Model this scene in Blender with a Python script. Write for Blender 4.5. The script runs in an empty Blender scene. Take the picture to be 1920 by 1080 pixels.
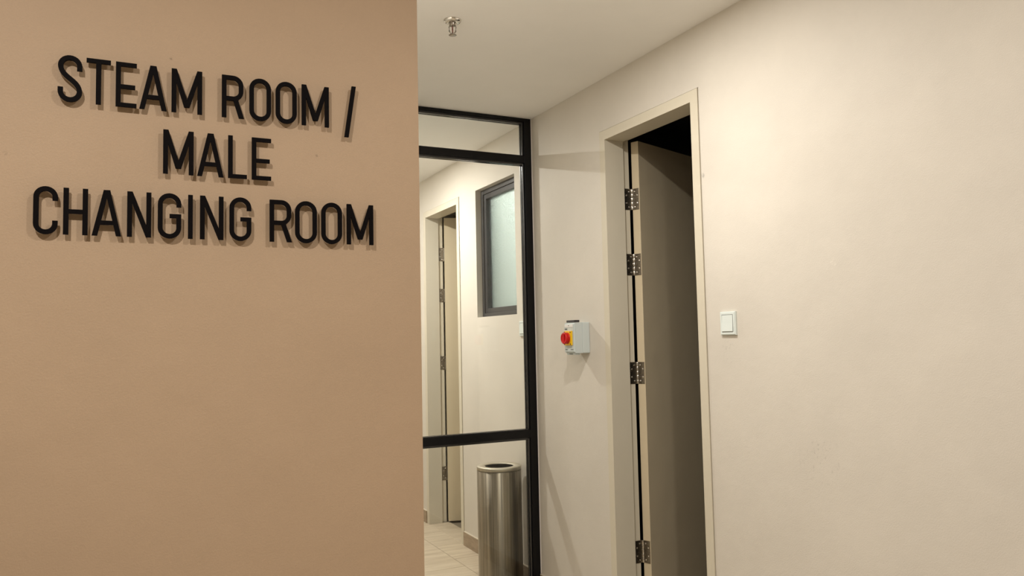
import bpy, bmesh, math, random
from mathutils import Vector, Matrix
random.seed(7)
C = bpy.context.scene.collection
S = bpy.context.scene

# ---------------------------------------------------------------- camera
CAMH = 1.326
YAW, PITCH, ROLL, FPX = math.radians(26.1545), math.radians(3.7222), math.radians(-1.2105), 1455.29
fw = Vector((math.sin(YAW)*math.cos(PITCH), math.cos(YAW)*math.cos(PITCH), math.sin(PITCH)))
rt = Vector((math.cos(YAW), -math.sin(YAW), 0)); up = rt.cross(fw)
r2 = rt*math.cos(ROLL) + up*math.sin(ROLL); u2 = -rt*math.sin(ROLL) + up*math.cos(ROLL)
cd = bpy.data.cameras.new('camera'); cam = bpy.data.objects.new('camera', cd); C.objects.link(cam)
cam.matrix_world = Matrix(((r2.x, u2.x, -fw.x, 0), (r2.y, u2.y, -fw.y, 0), (r2.z, u2.z, -fw.z, CAMH), (0, 0, 0, 1)))
cd.sensor_width = 36; cd.lens = FPX/1920*36; cd.clip_start = .02
S.camera = cam

# ---------------------------------------------------------------- world, exposure
w = bpy.data.worlds.new('sky'); S.world = w; w.use_nodes = True
w.node_tree.nodes['Background'].inputs[0].default_value = (.80, .94, .95, 1)
w.node_tree.nodes['Background'].inputs[1].default_value = 5.5
S.view_settings.view_transform = 'Standard'; S.view_settings.look = 'None'
S.view_settings.exposure = 0.30; S.view_settings.gamma = 1; S.view_settings.use_curve_mapping = False

# layout (metres; camera stands above the origin)
XR = 1.95            # corridor right wall face
ZC = 2.519           # ceiling
YS = 1.735           # sign wall face
XE = .612            # sign wall corner
XW = XE              # passage left wall face, flush with the corner
YP = 3.689           # glass partition front
YF = 7.6             # corridor end
YB, XL = -2.4, -2.4  # lobby back and left
LIGHTS = [  # x, y, watts
    (1.14, 2.12, 16), (1.20, 4.75, 26.5), (1.22, 7.0, 14), (.86, .42, 13), (-.45, .42, 23)]
LCOL = (1.0, .955, .89)

# ---------------------------------------------------------------- materials
def mat(name):
    m = bpy.data.materials.new(name); m.use_nodes = True
    nt = m.node_tree
    return m, nt, nt.nodes['Principled BSDF'], nt.links.new
def plain(name, col, rough=.5, metal=0, spec=.5):
    m, nt, b, ln = mat(name)
    b.inputs['Base Color'].default_value = (*col, 1); b.inputs['Roughness'].default_value = rough
    b.inputs['Metallic'].default_value = metal; b.inputs['Specular IOR Level'].default_value = spec
    return m
def noise(nt, scale, detail=3, rough=.55, vec=None):
    n = nt.nodes.new('ShaderNodeTexNoise'); n.inputs['Scale'].default_value = scale
    n.inputs['Detail'].default_value = detail; n.inputs['Roughness'].default_value = rough
    if vec is not None: nt.links.new(vec, n.inputs['Vector'])
    return n
def mapr(nt, src, a, b, c, d):
    n = nt.nodes.new('ShaderNodeMapRange'); n.inputs[1].default_value = a; n.inputs[2].default_value = b
    n.inputs[3].default_value = c; n.inputs[4].default_value = d; nt.links.new(src, n.inputs[0]); return n.outputs[0]
def mixc(nt, fac, a, b):
    n = nt.nodes.new('ShaderNodeMix'); n.data_type = 'RGBA'
    nt.links.new(fac, n.inputs[0])
    for v, k in ((a, 6), (b, 7)):
        if isinstance(v, tuple): n.inputs[k].default_value = (*v, 1)
        else: nt.links.new(v, n.inputs[k])
    return n.outputs[2]
def paint(name, col, var=.04, bump=.3, spots=(), rough=.55, spec=.25):
    """rolled emulsion on plaster: faint mottling, fine stipple, optional dirt marks (x, y, z, radius, colour factor)"""
    m, nt, b, ln = mat(name)
    pos = nt.nodes.new('ShaderNodeNewGeometry').outputs['Position']
    n1 = noise(nt, 2.2, 4, .6, pos)
    f = mapr(nt, n1.outputs['Fac'], .3, .7, 0, 1)
    out = mixc(nt, f, tuple(c*(1-var) for c in col), tuple(min(1, c*(1+var)) for c in col))
    if spots:
        nz = noise(nt, 90, 4, .7, pos)
        for (x, y, z, r, k, th) in spots:
            d = nt.nodes.new('ShaderNodeVectorMath'); d.operation = 'DISTANCE'
            ln(pos, d.inputs[0]); d.inputs[1].default_value = (x, y, z)
            g = mapr(nt, d.outputs['Value'], 0, r, 1, 0)
            t = mapr(nt, nz.outputs['Fac'], th, th+.08, 0, 1)
            mu = nt.nodes.new('ShaderNodeMath'); mu.operation = 'MULTIPLY'; ln(g, mu.inputs[0]); ln(t, mu.inputs[1])
            out = mixc(nt, mu.outputs[0], out, tuple(c*k for c in col))
    ln(out, b.inputs['Base Color'])
    b.inputs['Roughness'].default_value = rough; b.inputs['Specular IOR Level'].default_value = spec
    st = noise(nt, 260, 3, .6, pos); un = noise(nt, 9, 3, .5, pos)
    b1 = nt.nodes.new('ShaderNodeBump'); b1.inputs['Strength'].default_value = bump; b1.inputs['Distance'].default_value = .002
    ln(st.outputs['Fac'], b1.inputs['Height'])
    b2 = nt.nodes.new('ShaderNodeBump'); b2.inputs['Strength'].default_value = .10; b2.inputs['Distance'].default_value = .02
    ln(un.outputs['Fac'], b2.inputs['Height']); ln(b1.outputs[0], b2.inputs['Normal'])
    ln(b2.outputs[0], b.inputs['Normal'])
    return m
M = {}
M['wall'] = paint('cream_wall_paint', (.67, .625, .552), spots=(
    (XR, 1.80, .925, .11, .75, .58), (XR, 2.19, 1.262, .06, .75, .57), (XR, 1.72, 1.54, .03, 1.2, .58), (XR, 2.30, 1.93, .012, .5, .4)))
M['sign_wall'] = paint('tan_wall_paint', (.462, .33, .218), spots=(
    (.07, YS, 1.925, .005, .5, .45), (.37, YS, 1.745, .004, .5, .45), (-.22, YS, 1.70, .005, .5, .45)))
M['ceiling'] = paint('ceiling_paint', (.90, .89, .865), var=.02, bump=.06, rough=.8)
M['frame'] = paint('door_frame_enamel', (.645, .593, .478), var=.02, bump=.02, rough=.5, spec=.2)
M['leaf'] = paint('door_leaf_enamel', (.62, .53, .375), var=.03, bump=.03, rough=.5, spec=.15)
M['dark_room'] = paint('store_shade_grey', (.10, .095, .09), rough=.9)  # darkness of the unlit store put into its wall colour
M['black'] = plain('black_aluminium', (.004, .004, .005), .3, 0, .25)
M['bead'] = plain('black_gloss_bead', (.014, .014, .016), .22, 0, .8)
M['letter'] = plain('black_acrylic', (.004, .0028, .003), .6, 0, .05)
M['silicone'] = plain('white_sealant', (.75, .72, .70), .5)
M['white'] = plain('white_plastic', (.72, .78, .755), .30)
M['grey_box'] = plain('pale_grey_plastic', (.55, .605, .60), .4)
M['grey_dark'] = plain('slate_plastic', (.055, .05, .05), .45, 0, .3)
M['label_white'] = plain('label_white', (.82, .82, .80), .5)
M['ink'] = plain('label_ink', (.02, .02, .025), .5)
M['red'] = plain('red_plastic', (.55, .008, .010), .38, 0, .35)
M['yellow'] = plain('yellow_plastic', (.85, .52, .01), .4)
M['chrome'] = plain('chrome', (.72, .70, .66), .16, 1)
M['void'] = plain('hollow_shade_and_base', (.01, .01, .01), .8)  # near black: shade inside the bin put into colour, also its black base
M['bulb'] = plain('red_glass_bulb', (.14, .03, .02), .15)
M['aged_chrome'] = plain('aged_chrome', (.36, .33, .29), .24, 1)
M['base'] = None

def steel(name, col, axis, rough=.3, contrast=.35, aniso=0):
    m, nt, b, ln = mat(name)
    tc = nt.nodes.new('ShaderNodeTexCoord').outputs['Object']
    mp = nt.nodes.new('ShaderNodeMapping'); ln(tc, mp.inputs[0])
    mp.inputs['Scale'].default_value = axis
    n = noise(nt, 1, 4, .7, mp.outputs[0])
    f = mapr(nt, n.outputs['Fac'], .3, .7, 0, 1)
    ln(mixc(nt, f, tuple(c*(1-contrast) for c in col), col), b.inputs['Base Color'])
    ln(mapr(nt, n.outputs['Fac'], .3, .7, rough*1.35, rough*.7), b.inputs['Roughness'])
    b.inputs['Metallic'].default_value = 1
    if aniso:
        tg = nt.nodes.new('ShaderNodeTangent'); tg.direction_type = 'RADIAL'; tg.axis = 'Z'; ln(tg.outputs[0], b.inputs['Tangent'])
        b.inputs['Anisotropic'].default_value = aniso; b.inputs['Anisotropic Rotation'].default_value = .25
    bp = nt.nodes.new('ShaderNodeBump'); bp.inputs['Strength'].default_value = .25; bp.inputs['Distance'].default_value = .0006
    ln(n.outputs['Fac'], bp.inputs['Height']); ln(bp.outputs[0], b.inputs['Normal'])
    return m
M['bin_steel'] = steel('brushed_steel', (.54, .48, .385), (200, 200, 1.0), .5, .65, .95)
M['bin_rim'] = steel('satin_steel_rim', (.55, .51, .42), (60, 60, 60), .5, .12)
M['hinge'] = steel('worn_hinge_steel', (.50, .45, .38), (420, 420, 420), .30, .65)

def tile_mat(name, ca, cb, stretch=(3, 26, 3)):
    m, nt, b, ln = mat(name)
    pos = nt.nodes.new('ShaderNodeNewGeometry').outputs['Position']
    rnd = nt.nodes.new('ShaderNodeObjectInfo').outputs['Random']
    ad = nt.nodes.new('ShaderNodeVectorMath'); ad.operation = 'SCALE'; ad.inputs[0].default_value = (7, 3, 5); ln(rnd, ad.inputs['Scale'])
    a2 = nt.nodes.new('ShaderNodeVectorMath'); ln(pos, a2.inputs[0]); ln(ad.outputs[0], a2.inputs[1])
    mp = nt.nodes.new('ShaderNodeMapping'); ln(a2.outputs[0], mp.inputs[0]); mp.inputs['Scale'].default_value = stretch
    n = noise(nt, 1, 5, .65, mp.outputs[0])
    ln(mixc(nt, mapr(nt, n.outputs['Fac'], .3, .7, 0, 1), ca, cb), b.inputs['Base Color'])
    b.inputs['Roughness'].default_value = .42
    return m
M['tile'] = tile_mat('stone_look_tile', (.45, .37, .27), (.63, .54, .415))
M['base'] = tile_mat('brown_skirting_tile', (.25, .185, .12), (.40, .30, .205), (40, 12, 60))
M['base_top'] = plain('skirting_edge', (.62, .55, .44), .5)
M['grout'] = plain('grout', (.20, .165, .12), .9)

def clear_glass():
    m, nt, b, ln = mat('clear_glass'); nt.nodes.remove(b)
    o = nt.nodes['Material Output']
    lw = nt.nodes.new('ShaderNodeLayerWeight')
    p = nt.nodes.new('ShaderNodeMath'); p.operation = 'POWER'; ln(lw.outputs['Facing'], p.inputs[0]); p.inputs[1].default_value = 5
    fr = mapr(nt, p.outputs[0], 0, 1, .04, 1)
    t = nt.nodes.new('ShaderNodeBsdfTransparent'); t.inputs[0].default_value = (.975, .985, .975, 1)
    g = nt.nodes.new('ShaderNodeBsdfGlossy'); g.inputs['Roughness'].default_value = 0
    mx = nt.nodes.new('ShaderNodeMixShader'); ln(fr, mx.inputs[0]); ln(t.outputs[0], mx.inputs[1]); ln(g.outputs[0], mx.inputs[2])
    ln(mx.outputs[0], o.inputs['Surface'])
    return m
M['glass'] = clear_glass()
def frosted():
    m, nt, b, ln = mat('frosted_glass')
    b.inputs['Base Color'].default_value = (.88, .97, .93, 1); b.inputs['Transmission Weight'].default_value = 1
    b.inputs['Roughness'].default_value = .28; b.inputs['IOR'].default_value = 1.45
    tc = nt.nodes.new('ShaderNodeTexCoord').outputs['Object']
    n = noise(nt, 110, 2, .5, tc)
    bp = nt.nodes.new('ShaderNodeBump'); bp.inputs['Strength'].default_value = 1.0; bp.inputs['Distance'].default_value = .004
    ln(n.outputs['Fac'], bp.inputs['Height']); ln(bp.outputs[0], b.inputs['Normal'])
    return m
M['frosted'] = frosted()
M['win_frame'] = plain('dark_bronze_aluminium', (.034, .034, .036), .4, 0, .3)
M['leafgreen'] = plain('shrub_leaf', (.10, .22, .07), .5)
M['soil'] = plain('garden_ground', (.16, .14, .09), .9)
M['outside'] = paint('outside_render', (.6, .6, .55), rough=.9)
def emis(name, col, st):
    m, nt, b, ln = mat(name); b.inputs['Base Color'].default_value = (.8, .8, .8, 1)
    b.inputs['Emission Color'].default_value = (*col, 1); b.inputs['Emission Strength'].default_value = st
    return m
M['lamp'] = emis('lamp_diffuser', LCOL, 6)

# ---------------------------------------------------------------- mesh helpers
def box(bm, x0, x1, y0, y1, z0, z1, bev=0):
    r = bmesh.ops.create_cube(bm, size=1)
    for v in r['verts']:
        v.co = ((x0+x1)/2+v.co.x*(x1-x0), (y0+y1)/2+v.co.y*(y1-y0), (z0+z1)/2+v.co.z*(z1-z0))
    if bev:
        es = list({e for v in r['verts'] for e in v.link_edges})
        bmesh.ops.bevel(bm, geom=es, offset=bev, segments=2, affect='EDGES', profile=.5)
def lathe(bm, prof, n=48, c=(0, 0, 0), axis='Z', caps=False):
    rings = []
    for (r, h) in prof:
        ring = []
        for i in range(n):
            a = 2*math.pi*i/n
            p = (r*math.cos(a), r*math.sin(a), h)
            if axis == 'X': p = (p[2], p[0], p[1])
            if axis == 'Y': p = (p[1], p[2], p[0])
            ring.append(bm.verts.new(Vector(p)+Vector(c)))
        rings.append(ring)
    for a, b in zip(rings, rings[1:]):
        for i in range(n):
            f = bm.faces.new((a[i], a[(i+1) % n], b[(i+1) % n], b[i])); f.smooth = True
    if caps:
        bm.faces.new(rings[0][::-1]); bm.faces.new(rings[-1])
def prism(bm, pts, z0, z1):
    """plan polygon (x, y) extruded in z"""
    a = [bm.verts.new((x, y, z0)) for x, y in pts]; b = [bm.verts.new((x, y, z1)) for x, y in pts]
    n = len(pts)
    bm.faces.new(a[::-1]); bm.faces.new(b)
    for i in range(n): bm.faces.new((a[i], a[(i+1) % n], b[(i+1) % n], b[i]))
def tube(bm, path, r, n=10):
    prev = None
    for i, p in enumerate(path):
        p = Vector(p); q = Vector(path[min(i+1, len(path)-1)]); o = Vector(path[max(i-1, 0)])
        d = (q-o).normalized(); s = d.cross(Vector((0, 0, 1)))
        if s.length < .01: s = d.cross(Vector((1, 0, 0)))
        s.normalize(); t = d.cross(s)
        ring = [bm.verts.new(p+s*r*math.cos(2*math.pi*k/n)+t*r*math.sin(2*math.pi*k/n)) for k in range(n)]
        if prev:
            for k in range(n):
                f = bm.faces.new((prev[k], prev[(k+1) % n], ring[(k+1) % n], ring[k])); f.smooth = True
        else: bm.faces.new(ring[::-1])
        prev = ring
    bm.faces.new(prev)
def obj(name, bm, m, parent=None, recalc=True, smooth=False):
    if recalc: bmesh.ops.recalc_face_normals(bm, faces=bm.faces)
    me = bpy.data.meshes.new(name); bm.to_mesh(me); bm.free()
    me.materials.append(M[m] if isinstance(m, str) else m)
    if smooth:
        for p in me.polygons: p.use_smooth = True
    o = bpy.data.objects.new(name, me); C.objects.link(o)
    if parent: o.parent = parent
    return o
def nb(): return bmesh.new()
def bobj(name, m, dims, parent=None, bev=0):
    bm = nb(); box(bm, *dims, bev=bev); return obj(name, bm, m, parent)
def empty(name, loc=(0, 0, 0), rz=0):
    o = bpy.data.objects.new(name, None); C.objects.link(o); o.location = loc; o.rotation_euler = (0, 0, rz); o.empty_display_size = .1
    return o
def tag(o, label, cat=None, group=None, kind=None):
    o['label'] = label
    if cat: o['category'] = cat
    if group: o['group'] = group
    if kind: o['kind'] = kind
    return o
def struct(o, label=None):
    o['kind'] = 'structure'
    if label: o['label'] = label
    return o
def grid_wall(bm, axis, a0, a1, y0, y1, z0, z1, holes):
    """slab between a0..a1 along axis with rectangular holes (y0,y1,z0,z1); built from cells"""
    ys = sorted({y0, y1, *[h[0] for h in holes], *[h[1] for h in holes]}); zs = sorted({z0, z1, *[h[2] for h in holes], *[h[3] for h in holes]})
    ys = [v for v in ys if y0 <= v <= y1]; zs = [v for v in zs if z0 <= v <= z1]
    inside = lambda y, z: y0 < y < y1 and z0 < z < z1 and not any(h[0] < y < h[1] and h[2] < z < h[3] for h in holes)
    def P(a, y, z): return (a, y, z) if axis == 'X' else (y, a, z)
    vs = {}
    def V(*k):
        k = tuple(round(t, 5) for t in k)
        if k not in vs: vs[k] = bm.verts.new(P(*k))
        return vs[k]
    for i in range(len(ys)-1):
        for j in range(len(zs)-1):
            ya, yb, za, zb = ys[i], ys[i+1], zs[j], zs[j+1]
            if not inside((ya+yb)/2, (za+zb)/2): continue
            for a in (a0, a1): bm.faces.new((V(a, ya, za), V(a, yb, za), V(a, yb, zb), V(a, ya, zb)))
            e = 1e-4
            if not inside(ya-e, (za+zb)/2): bm.faces.new((V(a0, ya, za), V(a1, ya, za), V(a1, ya, zb), V(a0, ya, zb)))
            if not inside(yb+e, (za+zb)/2): bm.faces.new((V(a0, yb, za), V(a1, yb, za), V(a1, yb, zb), V(a0, yb, zb)))
            if not inside((ya+yb)/2, za-e): bm.faces.new((V(a0, ya, za), V(a1, ya, za), V(a1, yb, za), V(a0, yb, za)))
            if not inside((ya+yb)/2, zb+e): bm.faces.new((V(a0, ya, zb), V(a1, ya, zb), V(a1, yb, zb), V(a0, yb, zb)))

# ---------------------------------------------------------------- structure
DY0, DY1, DZ = 2.356, 2.966, 2.230          # door opening (clear) along the right wall
OFF2 = 2.432                                # second door stands this much further on
TW = .0435                                  # frame face width
G = .0028
WIN = (3.914, 4.470, 1.4625, 2.265)
XO = 2.10                                   # outer face of the right wall
holes = [(DY0-TW-G, DY1+TW+G, -.1, DZ+TW+G), (DY0+OFF2-TW-G, DY1+OFF2+TW+G, -.1, DZ+TW+G), WIN]
bm = nb(); grid_wall(bm, 'X', XR, XO, YB, YF, -.004, ZC, holes)
struct(obj('wall_right', bm, 'wall'), 'cream painted plaster wall with two doorways and a window')
struct(bobj('wall_front', 'sign_wall', (XL, XE, YS, YS+.14, -.004, ZC)), 'tan painted wall carrying the black raised lettering')
struct(bobj('wall_left', 'wall', (XW-.14, XW, YS+.14, YF, -.004, ZC)), 'cream painted side wall of the passage')
struct(bobj('wall_far', 'wall', (XW-.14, XO, YF, YF+.14, -.004, ZC)), 'cream painted end wall of the passage')
struct(bobj('wall_back', 'wall', (XL, XO, YB-.14, YB, -.004, ZC)), 'cream painted lobby wall behind the viewer')
struct(bobj('wall_side', 'wall', (XL-.14, XL, YB-.14, YS+.14, -.004, ZC)), 'cream painted lobby side wall')
struct(bobj('ceiling', 'ceiling', (XL-.14, XO, YB-.14, YF+.14, ZC, ZC+.1)), 'plain off-white painted plasterboard ceiling')

floor = struct(bobj('floor', 'grout', (XL-.14, 3.75, YB-.14, YF+.14, -.10, -.004)), 'beige stone-look tiled floor with narrow joints')
TX, TY, GAP = .60, .338, .003
mesh_cache = {}
def tile(x0, x1, y0, y1):
    key = (round(x1-x0, 4), round(y1-y0, 4))
    if key not in mesh_cache:
        b = nb(); box(b, 0, x1-x0, 0, y1-y0, -.0045, 0)
        es = [e for e in b.edges if all(v.co.z > -.001 for v in e.verts)]
        bmesh.ops.bevel(b, geom=es, offset=.0012, segments=1, affect='EDGES')
        me = bpy.data.meshes.new('tile'); b.to_mesh(me); b.free(); me.materials.append(M['tile']); mesh_cache[key] = me
    o = bpy.data.objects.new('tile', mesh_cache[key]); C.objects.link(o); o.location = (x0, y0, 0); o.parent = floor
def tiles(rx0, rx1, ry0, ry1):
    i0 = int((rx0-1.773)//TX)-1
    for i in range(i0, 8):
        xa = 1.773+i*TX
        j0 = int((ry0-4.48)//TY)-1
        for j in range(j0, j0+40):
            ya = 4.48+j*TY+(.5*TY if i % 2 else 0)
            a, b, c, d = max(xa+GAP/2, rx0), min(xa+TX-GAP/2, rx1), max(ya+GAP/2, ry0), min(ya+TY-GAP/2, ry1)
            if b-a > .01 and d-c > .01: tile(a, b, c, d)
tiles(XE, XR, YS+.001, YS+.14); tiles(XW, XR, YS+.1415, YF); tiles(XL, XR, YB, YS)
tiles(XR+.0005, XO, DY0, DY1); tiles(XR+.0005, XO, DY0+OFF2, DY1+OFF2)

def base_seg(name, dims, topdims):
    o = struct(bobj(name, 'base', dims, bev=.0012), 'brown stone-look tile skirting')
    struct(bobj('top_edge', 'base_top', topdims, o))
for y0, y1 in ((YB, DY0-TW-.003), (DY1+TW+.003, YP-.002), (YP+.052, DY0+OFF2-TW-.003), (DY1+OFF2+TW+.003, YF)):
    base_seg('baseboard_right', (XR-.010, XR, y0, y1, .0005, .086), (XR-.010, XR, y0, y1, .086, .0895))
base_seg('baseboard_front', (XL, XE+.010, YS-.010, YS, .0005, .086), (XL, XE+.010, YS-.010, YS, .086, .0895))
for y0, y1 in ((YS+.14, YP-.002), (YP+.052, YF)):
    base_seg('baseboard_left', (XW, XW+.010, y0, y1, .0005, .086), (XW, XW+.010, y0, y1, .086, .0895))
base_seg('baseboard_back', (XL, XR-.01, YB, YB+.01, .0005, .086), (XL, XR-.01, YB, YB+.01, .086, .0895))
base_seg('baseboard_side', (XL, XL+.01, YB+.01, YS-.01, .0005, .086), (XL, XL+.01, YB+.01, YS-.01, .086, .0895))
base_seg('baseboard_far', (XW+.01, XR-.01, YF-.01, YF, .0005, .086), (XW+.01, XR-.01, YF-.01, YF, .086, .0895))

# rooms behind the doors: shells open towards the wall
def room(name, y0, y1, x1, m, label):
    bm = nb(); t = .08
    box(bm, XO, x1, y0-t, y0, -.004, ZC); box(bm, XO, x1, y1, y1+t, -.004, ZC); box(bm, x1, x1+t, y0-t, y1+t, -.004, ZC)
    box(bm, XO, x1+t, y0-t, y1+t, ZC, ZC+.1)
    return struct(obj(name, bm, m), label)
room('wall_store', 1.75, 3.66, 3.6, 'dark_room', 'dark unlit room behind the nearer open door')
room('wall_cubicle', 4.72, 6.9, 3.6, 'wall', 'small cream room behind the farther open door')

# ---------------------------------------------------------------- doors
STOPX, BACKX, REB = 2.048, 2.084, .012
def hinge_plate(bm, w, h):          # plate lying in local x (0..w), facing +y, centred in z
    box(bm, 0, w, -.0006, .0016, -h/2, h/2, .0005)
def build_door(name, off, theta, label, leaf_label):
    D = struct(empty(name, (XR, DY0+off, 0)), label)
    inv = Vector((XR, DY0+off, 0))
    def loc(o): o.location = Vector(o.location)-inv; return o
    # jambs: plan section with rebate
    fx = XR-.004
    far = [(fx, DY1+off), (STOPX, DY1+off), (STOPX, DY1+off+REB), (BACKX, DY1+off+REB), (BACKX, DY1+off+TW), (fx, DY1+off+TW)]
    near = [(fx, DY0+off), (STOPX, DY0+off), (STOPX, DY0+off-REB), (BACKX, DY0+off-REB), (BACKX, DY0+off-TW), (fx, DY0+off-TW)]
    for pts in (far, near):
        bm = nb(); prism(bm, pts, 0, DZ)
        loc(obj('jamb', bm, 'frame', D))
    bm = nb()
    box(bm, fx, STOPX, DY0+off-TW, DY1+off+TW, DZ, DZ+TW); box(bm, STOPX, BACKX, DY0+off-TW, DY1+off+TW, DZ+REB, DZ+TW)
    box(bm, STOPX, BACKX, DY0+off-TW, DY0+off-REB, DZ, DZ+REB); box(bm, STOPX, BACKX, DY1+off+REB, DY1+off+TW, DZ, DZ+REB)
    loc(obj('frame_head', bm, 'frame', D))
    # leaf, built closed about the pivot then swung
    T, W = .040, DY1-DY0+2*REB-.006
    px, py = BACKX+.010, DY1+off+REB
    bm = nb(); box(bm, -.004-T, -.004, -.003-W, -.003, .012, DZ+.003, .0012)
    leaf = obj('leaf', bm, 'leaf', D); leaf['label'] = leaf_label
    leaf.location = Vector((px, py, 0))-inv; leaf.rotation_euler = (0, 0, theta)
    for sx in (-1, 1):
        bm = nb(); x0 = -.004-T if sx < 0 else -.004
        yk = -.003-W+.055
        lathe(bm, [(.0, 0), (.024, 0), (.025, .004), (.022, .008), (.0, .008)], 24, (0, 0, 0), 'X')
        tube(bm, [(.008, 0, 0), (.04, 0, 0), (.046, .004, 0), (.048, .014, 0), (.048, .11, -.002)], .0085)
        for v in bm.verts: v.co = (x0+sx*v.co.x, yk+v.co.y, 1.03+v.co.z)
        h = obj('handle', bm, 'chrome', leaf); h['label'] = 'chrome lever handle'
    # hinges
    for z in (1.962, 1.656, 1.156, .35):
        hg = empty('hinge', Vector((px, py, z))-inv); hg.parent = D
        hh = .100
        bm = nb(); hinge_plate(bm, .040, hh)
        for v in bm.verts: v.co = (-.001-v.co.x, -v.co.y, v.co.z)
        obj('plate', bm, 'hinge', hg)
        bm = nb(); hinge_plate(bm, .036, hh)
        pl = obj('plate', bm, 'hinge', hg)
        for v in pl.data.vertices: v.co = (-.005-v.co.x, -.003+v.co.y, v.co.z)
        pl.rotation_euler = (0, 0, theta)
        for k in range(5):
            bm = nb(); z0 = -hh/2+k*hh/5
            lathe(bm, [(0, z0+.0006), (.0045, z0+.0006), (.0050, z0+.0014), (.0050, z0+hh/5-.0014), (.0045, z0+hh/5-.0006), (0, z0+hh/5-.0006)], 16, (.003, -.003, 0))
            obj('knuckle', bm, 'chrome', hg)
        for k, (dx, dz) in enumerate(((.012, .036), (.026, .018), (.012, -.036), (.026, -.018))):
            bm = nb(); lathe(bm, [(0, .0023), (.0034, .0021), (.0040, .0014)], 14, (0, 0, 0), 'Y')
            me_o = obj('screw', bm, 'chrome', hg)
            for v in me_o.data.vertices: v.co = (-.002-dx+v.co.x, -v.co.y, dz+v.co.z)
            me_o2 = me_o.copy(); me_o2.data = me_o.data.copy(); C.objects.link(me_o2)
            for v in me_o2.data.vertices: v.co = (-.003+v.co.x, -.003-v.co.y, v.co.z)
            me_o2.rotation_euler = (0, 0, theta)
    return D
build_door('door_1', 0, math.radians(110), 'nearer cream door standing wide open into a dark room', 'cream flush door leaf swung inward')
build_door('door_2', OFF2, math.radians(72), 'farther cream door half open, seen through the glass', 'cream flush door leaf half open')

# ---------------------------------------------------------------- window in the right wall
y0, y1, z0, z1 = WIN
wn = struct(empty('window_1', (XR, (y0+y1)/2, z0)), 'small window with dark bronze frame and frosted pane')
wi = Vector((XR, (y0+y1)/2, z0))
def wpart(name, m, dims, parent=None, bev=0):
    o = bobj(name, m, dims, wn if parent is None else parent, bev)
    o.location = -wi if parent is None else (0, 0, 0); return o
fxa, fxb, fw_ = XR+.036, XR+.110, .030
for nm, d in (('frame_stile', (fxa, fxb, y0+.001, y0+fw_, z0+.001, z1-.001)), ('frame_stile', (fxa, fxb, y1-fw_, y1-.001, z0+.001, z1-.001)),
              ('frame_rail', (fxa, fxb, y0+fw_, y1-fw_, z0+.001, z0+fw_-.006)), ('frame_rail', (fxa, fxb, y0+fw_, y1-fw_, z1-fw_, z1-.001))):
    wpart(nm, 'win_frame', d, bev=.001)
sa, sb, sw = XR+.044, XR+.092, .030
ya, yb, za, zb = y0+fw_+.001, y1-fw_-.001, z0+fw_-.005, z1-fw_-.001
for nm, d in (('sash_stile', (sa, sb, ya, ya+sw, za, zb)), ('sash_stile', (sa, sb, yb-sw, yb, za, zb)),
              ('sash_rail', (sa, sb, ya+sw, yb-sw, za, za+sw)), ('sash_rail', (sa, sb, ya+sw, yb-sw, zb-sw, zb))):
    wpart(nm, 'win_frame', d, bev=.0015)
wpart('pane', 'frosted', (XR+.066, XR+.072, ya+sw-.004, yb-sw+.004, za+sw-.004, zb-sw+.004))

# ---------------------------------------------------------------- glass partition
pt = empty('glass_partition', (1.28, YP, 0)); tag(pt, 'black framed glass partition closing off the passage', 'partition')
pi_ = Vector((1.28, YP, 0))
def pp(name, m, dims, bev=.0008):
    o = bobj(name, m, dims, pt, bev); o.location = -pi_; return o
FT = .048; ya, yb = YP, YP+FT
posts = [(1.903, XR-.005), (1.195, 1.240), (XW+.003, XW+.048)]
for a, b in posts: pp('post', 'black', (a, b, ya, yb, .001, ZC-.001))
pp('sealant_bead', 'silicone', (XR-.005, XR-.0003, ya-.0005, yb-.001, .091, ZC-.001), 0)
bays = [(1.240, 1.903), (XW+.048, 1.195)]
rails = [(.001, .045), (.800, .842), (2.272, 2.312), (ZC-.020, ZC-.001)]
BS = .011
for bx0, bx1 in bays:
    for z0, z1 in rails: pp('rail', 'black', (bx0, bx1, ya, yb, z0, z1))
    for (l0, l1), (h0, h1) in zip(rails, rails[1:]):
        # glazing beads set back round each pane, on both faces
        for fy0, fy1 in ((ya+.007, ya+.019), (yb-.019, yb-.007)):
            pp('glazing_bead', 'bead', (bx0, bx0+BS, fy0, fy1, l1, h0), .004); pp('glazing_bead', 'bead', (bx1-BS, bx1, fy0, fy1, l1, h0), .004)
            pp('glazing_bead', 'bead', (bx0+BS, bx1-BS, fy0, fy1, l1, l1+.004)); pp('glazing_bead', 'bead', (bx0+BS, bx1-BS, fy0, fy1, h0-BS, h0))
        pp('pane', 'glass', (bx0+.001, bx1-.001, ya+.020, ya+.028, l1+.0005, h0-.0005), 0)

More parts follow.
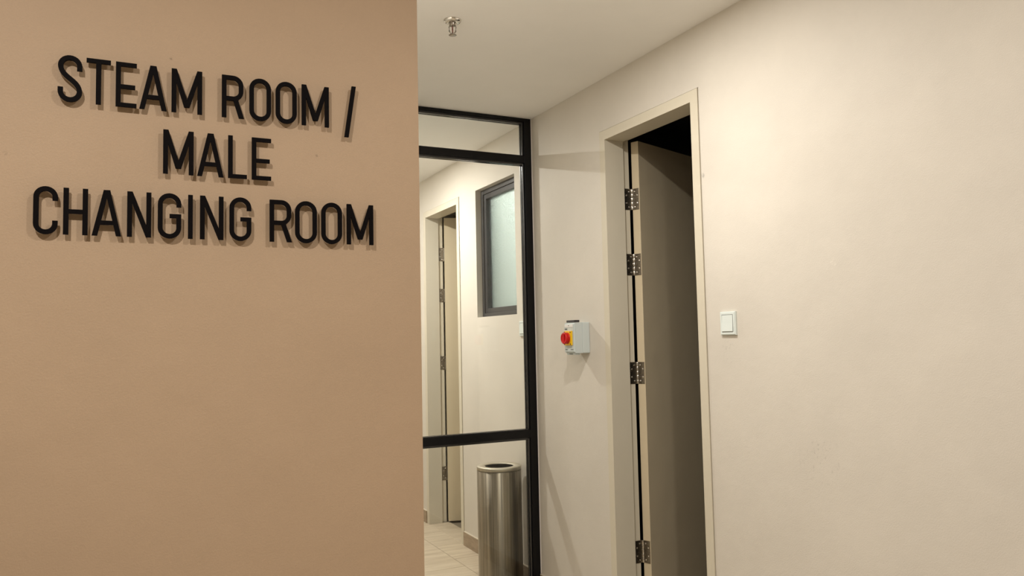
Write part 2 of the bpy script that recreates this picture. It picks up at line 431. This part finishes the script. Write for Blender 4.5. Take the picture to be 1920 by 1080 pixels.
# ---------------------------------------------------------------- sign letters
CAP, ST = .0915, .0092
LF, LB = YS-.015, YS-.010
def arc(cx, cz, r, a0, a1, n=14, rz=None):
    rz = rz or r
    return [(cx+r*math.cos(math.radians(a0+(a1-a0)*i/n)), cz+rz*math.sin(math.radians(a0+(a1-a0)*i/n))) for i in range(n+1)]
LAY = [0]
def slab(bm, loops):
    """quads given as lists of (x,z) corners, extruded between LF and LB"""
    for q in loops:
        LAY[0] += 1; e = (1+LAY[0] % 6)*5e-5   # hairline steps keep overlapping strokes from sharing a plane
        a = [bm.verts.new((x, e, z)) for x, z in q]; b = [bm.verts.new((x, LB-LF-e, z)) for x, z in q]
        n = len(q); bm.faces.new(a); bm.faces.new(b[::-1])
        for i in range(n): bm.faces.new((a[i], b[i], b[(i+1) % n], a[(i+1) % n]))
def stroke(bm, path, closed=False, s=ST):
    L, R = [], []; n = len(path)
    for i, p in enumerate(path):
        if closed: a, b = path[(i-1) % n], path[(i+1) % n]
        else: a, b = path[max(i-1, 0)], path[min(i+1, n-1)]
        dx, dz = b[0]-a[0], b[1]-a[1]; l = math.hypot(dx, dz); nx, nz = -dz/l*s/2, dx/l*s/2
        L.append((p[0]+nx, p[1]+nz)); R.append((p[0]-nx, p[1]-nz))
    rng = range(n) if closed else range(n-1)
    V = {}
    def v(side, i, y):
        k = (side, i, y)
        if k not in V: x, z = (L if side == 'L' else R)[i]; V[k] = bm.verts.new((x, y, z))
        return V[k]
    t = LB-LF
    for i in rng:
        j = (i+1) % n
        bm.faces.new((v('L', i, 0), v('L', j, 0), v('R', j, 0), v('R', i, 0)))
        bm.faces.new((v('L', i, t), v('R', i, t), v('R', j, t), v('L', j, t)))
        for sd in 'LR': bm.faces.new((v(sd, i, 0), v(sd, i, t), v(sd, j, t), v(sd, j, 0)))
    if not closed:
        for i in (0, n-1): bm.faces.new((v('L', i, 0), v('R', i, 0), v('R', i, t), v('L', i, t)))
def rect(x0, x1, z0, z1): return [(x0, z0), (x1, z0), (x1, z1), (x0, z1)]
def para(b0, b1, t0, t1, z0, z1): return [(b0, z0), (b1, z0), (t1, z1), (t0, z1)]
def letter_mesh(ch, w):
    bm = nb(); h, s = CAP, ST; k = s*.93; r = (w-s)/2; pins = [(s/2, h*.3), (s/2, h*.7)]
    if ch in 'OCGS': h0, h1 = -.0008, h+.0008
    if ch == 'T': slab(bm, [rect(0, w, h-k, h), rect(w/2-s/2, w/2+s/2, 0, h-k)]); pins = [(w/2, .02), (w/2, .07)]
    elif ch == 'E': slab(bm, [rect(0, s, 0, h), rect(s, w, h-k, h), rect(s, w, 0, k), rect(s, w*.93, h*.455-k/2, h*.455+k/2)])
    elif ch == 'L': slab(bm, [rect(0, s, 0, h), rect(s, w, 0, k)])
    elif ch == 'I': slab(bm, [rect(0, w, 0, h)]); pins = [(w/2, .02), (w/2, .07)]
    elif ch == 'H': slab(bm, [rect(0, s, 0, h), rect(w-s, w, 0, h), rect(s, w-s, h*.497-k/2, h*.497+k/2)])
    elif ch == 'A':
        f = s*1.04; ap = .0058
        slab(bm, [para(0, f, w/2-ap, w/2+ap*.62, 0, h), para(w-f, w, w/2-ap*.62, w/2+ap, 0, h)])
        zc = h*.285; t0, t1 = (zc-k/2)/h, (zc+k/2)/h
        e0, e1 = .5*f+t0*(w/2-.5*f), .5*f+t1*(w/2-.5*f)
        slab(bm, [para(e0, w-e0, e1, w-e1, zc-k/2, zc+k/2)]); pins = [(w/2, h-.012), (w/2, zc)]
    elif ch == 'M':
        slab(bm, [rect(0, s, 0, h), rect(w-s, w, 0, h), para(w/2-.0052, w/2+.0052, s*.05, s*1.06, h*.13, h), para(w/2-.0052, w/2+.0052, w-s*1.06, w-s*.05, h*.13, h)])
    elif ch == 'N':
        slab(bm, [rect(0, s, 0, h), rect(w-s, w, 0, h), para(w-s*1.06, w-s*.02, s*.02, s*1.06, 0, h)])
    elif ch == 'O':
        stroke(bm, arc(w/2, h1-s/2-r, r, 0, 180)+arc(w/2, h0+s/2+r, r, 180, 360), True)
    elif ch == 'C':
        stroke(bm, [(w-s/2, h*.71)]+arc(w/2, h1-s/2-r, r, 0, 180)+arc(w/2, h0+s/2+r, r, 180, 360)+[(w-s/2, h*.285)])
    elif ch == 'G':
        stroke(bm, [(w-s/2, h*.70)]+arc(w/2, h1-s/2-r, r, 0, 180)+arc(w/2, h0+s/2+r, r, 180, 360)+[(w-s/2, h*.545)])
        slab(bm, [rect(w*.5, w-s*.6, h*.545-k, h*.545)])
    elif ch == 'S':
        za, zb = h1-s/2-r, h0+s/2+r
        A, B = (s/2, za), (w-s/2, zb); P1, P2 = (s/2, za-.024), (w-s/2, zb+.024)
        bz = []
        for i in range(1, 16):
            t = i/16; u = 1-t
            bz.append(tuple(u**3*A[q]+3*u*u*t*P1[q]+3*u*t*t*P2[q]+t**3*B[q] for q in (0, 1)))
        stroke(bm, [(w-s/2, h*.685)]+arc(w/2, za, r, 0, 180)+bz+arc(w/2, zb, r, 0, -180)+[(s/2, h*.305)])
        pins = [(w/2, h-.004), (w/2, .005)]
    elif ch == 'R':
        zt, zm = h-s/2, h*.455; wb = w*.965; rr = .0165
        slab(bm, [rect(0, s, 0, h), para(w-s*1.12, w, w*.50, w*.50+s*1.10, 0, zm-s*.2)])
        stroke(bm, [(s*.6, zt)]+arc(wb-s/2-rr, zt-rr, rr, 90, 0)+arc(wb-s/2-rr, zm+rr, rr, 0, -90)+[(s*.6, zm)])
    elif ch == '/':
        slab(bm, [para(0, s*1.04, w-s*1.04, w, -.018, h+.0095)]); pins = [(w*.4, .02), (w*.6, .06)]
    for x, z in pins: lathe(bm, [(.0018, LB-LF-.001), (.0018, YS-LF)], 8, (x, 0, z), 'Y', True)
    return bm
ROWS = [(1.8085, 'STEAM ROOM /', [('S', -.134, -.092), ('T', -.085, -.042), ('E', -.033, .005), ('A', .010, .061), ('M', .070, .129), ('R', .168, .213), ('O', .224, .269), ('O', .279, .324), ('M', .335, .395), ('/', .430, .457)]),
        (1.6785, 'MALE', [('M', .055, .113), ('A', .120, .172), ('L', .181, .219), ('E', .229, .269)]),
        (1.5455, 'CHANGING ROOM', [('C', -.171, -.130), ('H', -.121, -.079), ('A', -.072, -.020), ('N', -.010, .034), ('G', .046, .090), ('I', .103, .112), ('N', .126, .172), ('G', .184, .228), ('R', .266, .313), ('O', .320, .367), ('O', .377, .423), ('M', .434, .495)])]
WORDS = [['STEAM']*5+['ROOM']*4+['']*1, ['MALE']*4, ['CHANGING']*8+['ROOM']*4]
ORD = ['first', 'second', 'third', 'fourth', 'fifth', 'sixth', 'seventh', 'eighth']
WHERE = {(0, 'STEAM'): 'STEAM', (0, 'ROOM'): 'the upper ROOM after STEAM', (1, 'MALE'): 'MALE in the middle row', (2, 'CHANGING'): 'CHANGING in the bottom row', (2, 'ROOM'): 'the lower ROOM after CHANGING'}
for ri, (z, txt, ls) in enumerate(ROWS):
    cnt = {}
    for li, (ch, x0, x1) in enumerate(ls):
        wd = WORDS[ri][li]; n = cnt.get(wd, 0); cnt[wd] = n+1
        o = obj('sign_slash' if ch == '/' else 'sign_letter', letter_mesh(ch, x1-x0), 'letter')
        o.location = (x0, LF, z)
        if ch == '/': tag(o, 'black raised slash at the end of the top row of lettering', 'slash', 'raised black wall lettering')
        else: tag(o, 'black raised letter %s, %s letter of %s' % (ch, ORD[n], WHERE[(ri, wd)]), 'letter', 'raised black wall lettering')

# ---------------------------------------------------------------- isolator switch on the right wall
IX, IY0, IY1, IZ0, IZ1 = 1.864, 3.145, 3.243, 1.250, 1.396
iso = tag(empty('isolator_switch', (XR, (IY0+IY1)/2, IZ0)), 'pale grey isolator box with red rotary knob on yellow plate', 'switch')
ii = Vector((XR, (IY0+IY1)/2, IZ0))
def ip(name, m, dims, bev=0, parent=None):
    o = bobj(name, m, dims, parent or iso, bev)
    if parent is None: o.location = -ii
    return o
ip('back_box', 'grey_box', (IX+.046, XR, IY0, IY1, IZ0, IZ1), .004)
bm = nb(); box(bm, IX, IX+.045, IY0+.001, IY1-.001, IZ0+.001, IZ1-.001)
es = [e for e in bm.edges if all(v.co.x < IX+.001 for v in e.verts)]
bmesh.ops.bevel(bm, geom=es, offset=.007, segments=3, affect='EDGES')
o = obj('cover', bm, 'grey_box', iso); o.location = -ii
yc, zc = (IY0+IY1)/2, 1.322
o = ip('name_plate', 'label_white', (IX-.0012, IX+.001, IY0+.012, IY1-.012, IZ1-.022, IZ1-.009)); 
o['label'] = 'white label strip'
ip('label_mark', 'ink', (IX-.0016, IX-.0010, yc-.003, yc+.003, IZ1-.017, IZ1-.013))
ip('maker_mark', 'ink', (IX-.0006, IX+.0005, IY1-.034, IY1-.012, IZ1-.034, IZ1-.029))
for ya_, yb_ in ((IY0+.012, IY0+.036), (IY1-.034, IY1-.014)):
    ip('legend', 'ink', (IX-.0006, IX+.0005, ya_, yb_, IZ0+.0165, IZ0+.019))
ip('conduit_bush', 'grey_dark', (IX+.010, XR-.048, IY0+.012, IY1-.010, IZ1, IZ1+.011), .0015)
for a in (IY0+.008, IY1-.034):
    ip('cable_gland', 'grey_box', (IX+.010, IX+.034, a, a+.026, IZ0-.008, IZ0+.001), .002)
yp = ip('yellow_plate', 'yellow', (IX-.009, IX+.001, yc-.033, yc+.033, zc-.034, zc+.034), .002)
yp['label'] = 'yellow square plate behind the knob'
for sy in (-1, 1):
    for sz in (-1, 1):
        bm = nb(); lathe(bm, [(0, -.0105), (.0032, -.0105), (.0034, -.0085)], 12, (IX, yc+sy*.0275, zc+sz*.0285), 'X')
        o = obj('screw', bm, 'ink', iso); o.location = -ii
bm = nb()
lathe(bm, [(.0265, IX-.009), (.0265, IX-.013), (.024, IX-.014), (.027, IX-.016), (.0275, IX-.029), (.0255, IX-.031), (.021, IX-.0315), (.0195, IX-.0285), (0, IX-.0285)], 36, (0, yc, zc), 'X')
kn = obj('rotary_knob', bm, 'red', iso); kn.location = -ii; kn['label'] = 'red rotary knob'
bm = nb(); box(bm, IX-.0325, IX-.0275, yc-.0045, yc+.0045, zc-.0215, zc+.0215, .0015)
o = obj('knob_grip', bm, 'red', kn)

# ---------------------------------------------------------------- light switches
def light_switch(y0, y1, z0, z1, label):
    e = tag(empty('light_switch', (XR, (y0+y1)/2, (z0+z1)/2)), label, 'switch', 'white rocker light switches')
    off = -Vector((XR, (y0+y1)/2, (z0+z1)/2))
    bm = nb(); box(bm, XR-.010, XR, y0, y1, z0, z1)
    es = [q for q in bm.edges if all(v.co.x < XR-.005 for v in q.verts)]
    bmesh.ops.bevel(bm, geom=es, offset=.003, segments=3, affect='EDGES')
    # no recess: dark strips below paint the shaded gap round the rocker
    o = obj('plate', bm, 'white', e); o.location = off
    m = .012
    bm = nb()
    for d in ((y0+m-.0012, y1-m+.0012, z0+m-.0012, z0+m), (y0+m-.0012, y1-m+.0012, z1-m, z1-m+.0012), (y0+m-.0012, y0+m, z0+m, z1-m), (y1-m, y1-m+.0012, z0+m, z1-m)):
        box(bm, XR-.0103, XR-.0095, *d)
    o = obj('rocker_gap_shade', bm, 'grey_dark', e); o.location = off
    a = [(XR-.0095, z0+m), (XR-.0130, z0+m+.002), (XR-.0112, (z0+z1)/2), (XR-.0102, z1-m-.001), (XR-.0095, z1-m)]
    bm = nb(); L = [bm.verts.new((x, y0+m, z)) for x, z in a]; R = [bm.verts.new((x, y1-m, z)) for x, z in a]
    bm.faces.new(L); bm.faces.new(R[::-1])
    for i in range(len(a)): bm.faces.new((L[i], R[i], R[(i+1) % len(a)], L[(i+1) % len(a)]))
    o = obj('rocker', bm, 'white', e); o.location = off
light_switch(2.146, 2.226, 1.322, 1.407, 'white square rocker switch beside the nearer open door')
light_switch(3.792, 3.873, 1.338, 1.422, 'white rocker switch below the frosted window, behind the black post')

# ---------------------------------------------------------------- litter bin
BX, BY, BR, BH = 1.803, 3.878, .1205, .640
bn = tag(empty('litter_bin', (BX, BY, 0)), 'tall cylindrical brushed steel litter bin behind the glass', 'bin')
bm = nb(); lathe(bm, [(BR-.012, .004), (BR, .006), (BR, BH-.024), (BR-.002, BH-.022), (BR-.004, BH-.022), (BR-.004, .02)], 72)
obj('body', bm, 'bin_steel', bn, smooth=True)
bm = nb(); lathe(bm, [(BR-.006, BH-.025), (BR-.006, BH-.0195), (BR+.0005, BH-.019), (BR+.001, BH-.003), (BR-.0015, BH), (BR*.66, BH-.001), (BR*.645, BH-.003), (BR*.645, BH-.006)], 72)
obj('rim', bm, 'bin_rim', bn)
bm = nb(); lathe(bm, [(BR-.008, .03), (BR-.008, BH-.012), (BR*.64, BH-.004)], 48)
obj('shaded_inside', bm, 'void', bn)  # inner shell coloured near black for the shade in the mouth
bm = nb(); lathe(bm, [(0, .030), (BR-.006, .030), (BR-.006, .0005), (0, .0005)], 48)
obj('base', bm, 'void', bn)

# ---------------------------------------------------------------- ceiling sprinkler
sp = tag(empty('fire_sprinkler', (1.068, 2.633, ZC)), 'small chrome pendent fire sprinkler on the ceiling', 'sprinkler')
bm = nb(); lathe(bm, [(.0335, 0), (.033, -.003), (.028, -.009), (.018, -.012), (.013, -.010), (.012, -.004)], 40)
obj('escutcheon', bm, 'chrome', sp)
bm = nb(); lathe(bm, [(.0115, -.002), (.0115, -.020), (.0095, -.023), (0, -.023)], 24); obj('body', bm, 'aged_chrome', sp)
bm = nb()
for sx in (-1, 1): tube(bm, [(sx*.0085, 0, -.019), (sx*.0125, 0, -.026), (sx*.0120, 0, -.042), (sx*.004, 0, -.052)], .0024, 8)
fa = obj('frame_arms', bm, 'aged_chrome', sp); fa.rotation_euler = (0, 0, math.radians(-24))
bm = nb(); lathe(bm, [(0, -.022), (.0022, -.024), (.0026, -.036), (.002, -.049), (0, -.05)], 14); obj('glass_bulb', bm, 'bulb', sp)
bm = nb(); n = 16
lathe(bm, [(0, -.050), (.005, -.050), (.006, -.055), (.0135, -.0555), (.0150, -.057), (.0135, -.058), (0, -.058)], 32); obj('deflector', bm, 'aged_chrome', sp)

# ---------------------------------------------------------------- ceiling downlights
NAMES = ['round recessed downlight above the nearer door', 'round recessed downlight past the glass partition', 'round recessed downlight at the end of the passage',
         'round recessed downlight in the lobby near the right wall', 'round recessed downlight in the lobby left of the lettering']
for (x, y, wt), nm in zip(LIGHTS, NAMES):
    e = tag(empty('downlight', (x, y, ZC)), nm, 'light', 'recessed ceiling downlights')
    bm = nb(); lathe(bm, [(.062, 0), (.061, -.004), (.052, -.006), (.048, -.003), (.047, 0)], 40); obj('trim_ring', bm, 'white', e)
    bm = nb(); lathe(bm, [(0, -.0008), (.047, -.0008)], 40); obj('diffuser', bm, 'lamp', e, recalc=False)
    ld = bpy.data.lights.new('downlight_lamp', 'AREA'); ld.shape = 'DISK'; ld.size = .085; ld.energy = wt; ld.color = LCOL
    lo = bpy.data.objects.new('downlight_lamp', ld); C.objects.link(lo); lo.parent = e; lo.location = (0, 0, -.008)

# ---------------------------------------------------------------- garden outside the window
struct(bobj('ground', 'soil', (XO+1.65+.1, 9, 2, 8, -.2, -.06)))
sh = tag(empty('shrub', (4.6, 5.4, -.06)), 'green shrub blurred behind the frosted window', 'shrub')
bm = nb(); tube(bm, [(0, 0, 0), (.02, .01, .5), (-.03, .02, 1.1), (0, 0, 1.7)], .03); obj('stem', bm, 'soil', sh)
bm = nb()
for k in range(1500):
    th = random.uniform(0, 2*math.pi); ph = math.acos(random.uniform(-1, 1)); rr = random.uniform(.5, 1)**.5
    c = Vector((.55*rr*math.sin(ph)*math.cos(th), .9*rr*math.sin(ph)*math.sin(th), 1.15+.85*rr*math.cos(ph)))
    d = Vector((random.uniform(-1, 1), random.uniform(-1, 1), random.uniform(-.4, 1))).normalized(); s_ = d.cross(Vector((random.random(), random.random(), .3))).normalized()
    l = random.uniform(.06, .11)
    vs = [bm.verts.new(c), bm.verts.new(c+d*l*.5+s_*l*.28), bm.verts.new(c+d*l), bm.verts.new(c+d*l*.5-s_*l*.28)]
    bm.faces.new(vs)
fo = obj('foliage', bm, 'leafgreen', sh, recalc=False); fo['kind'] = 'stuff'
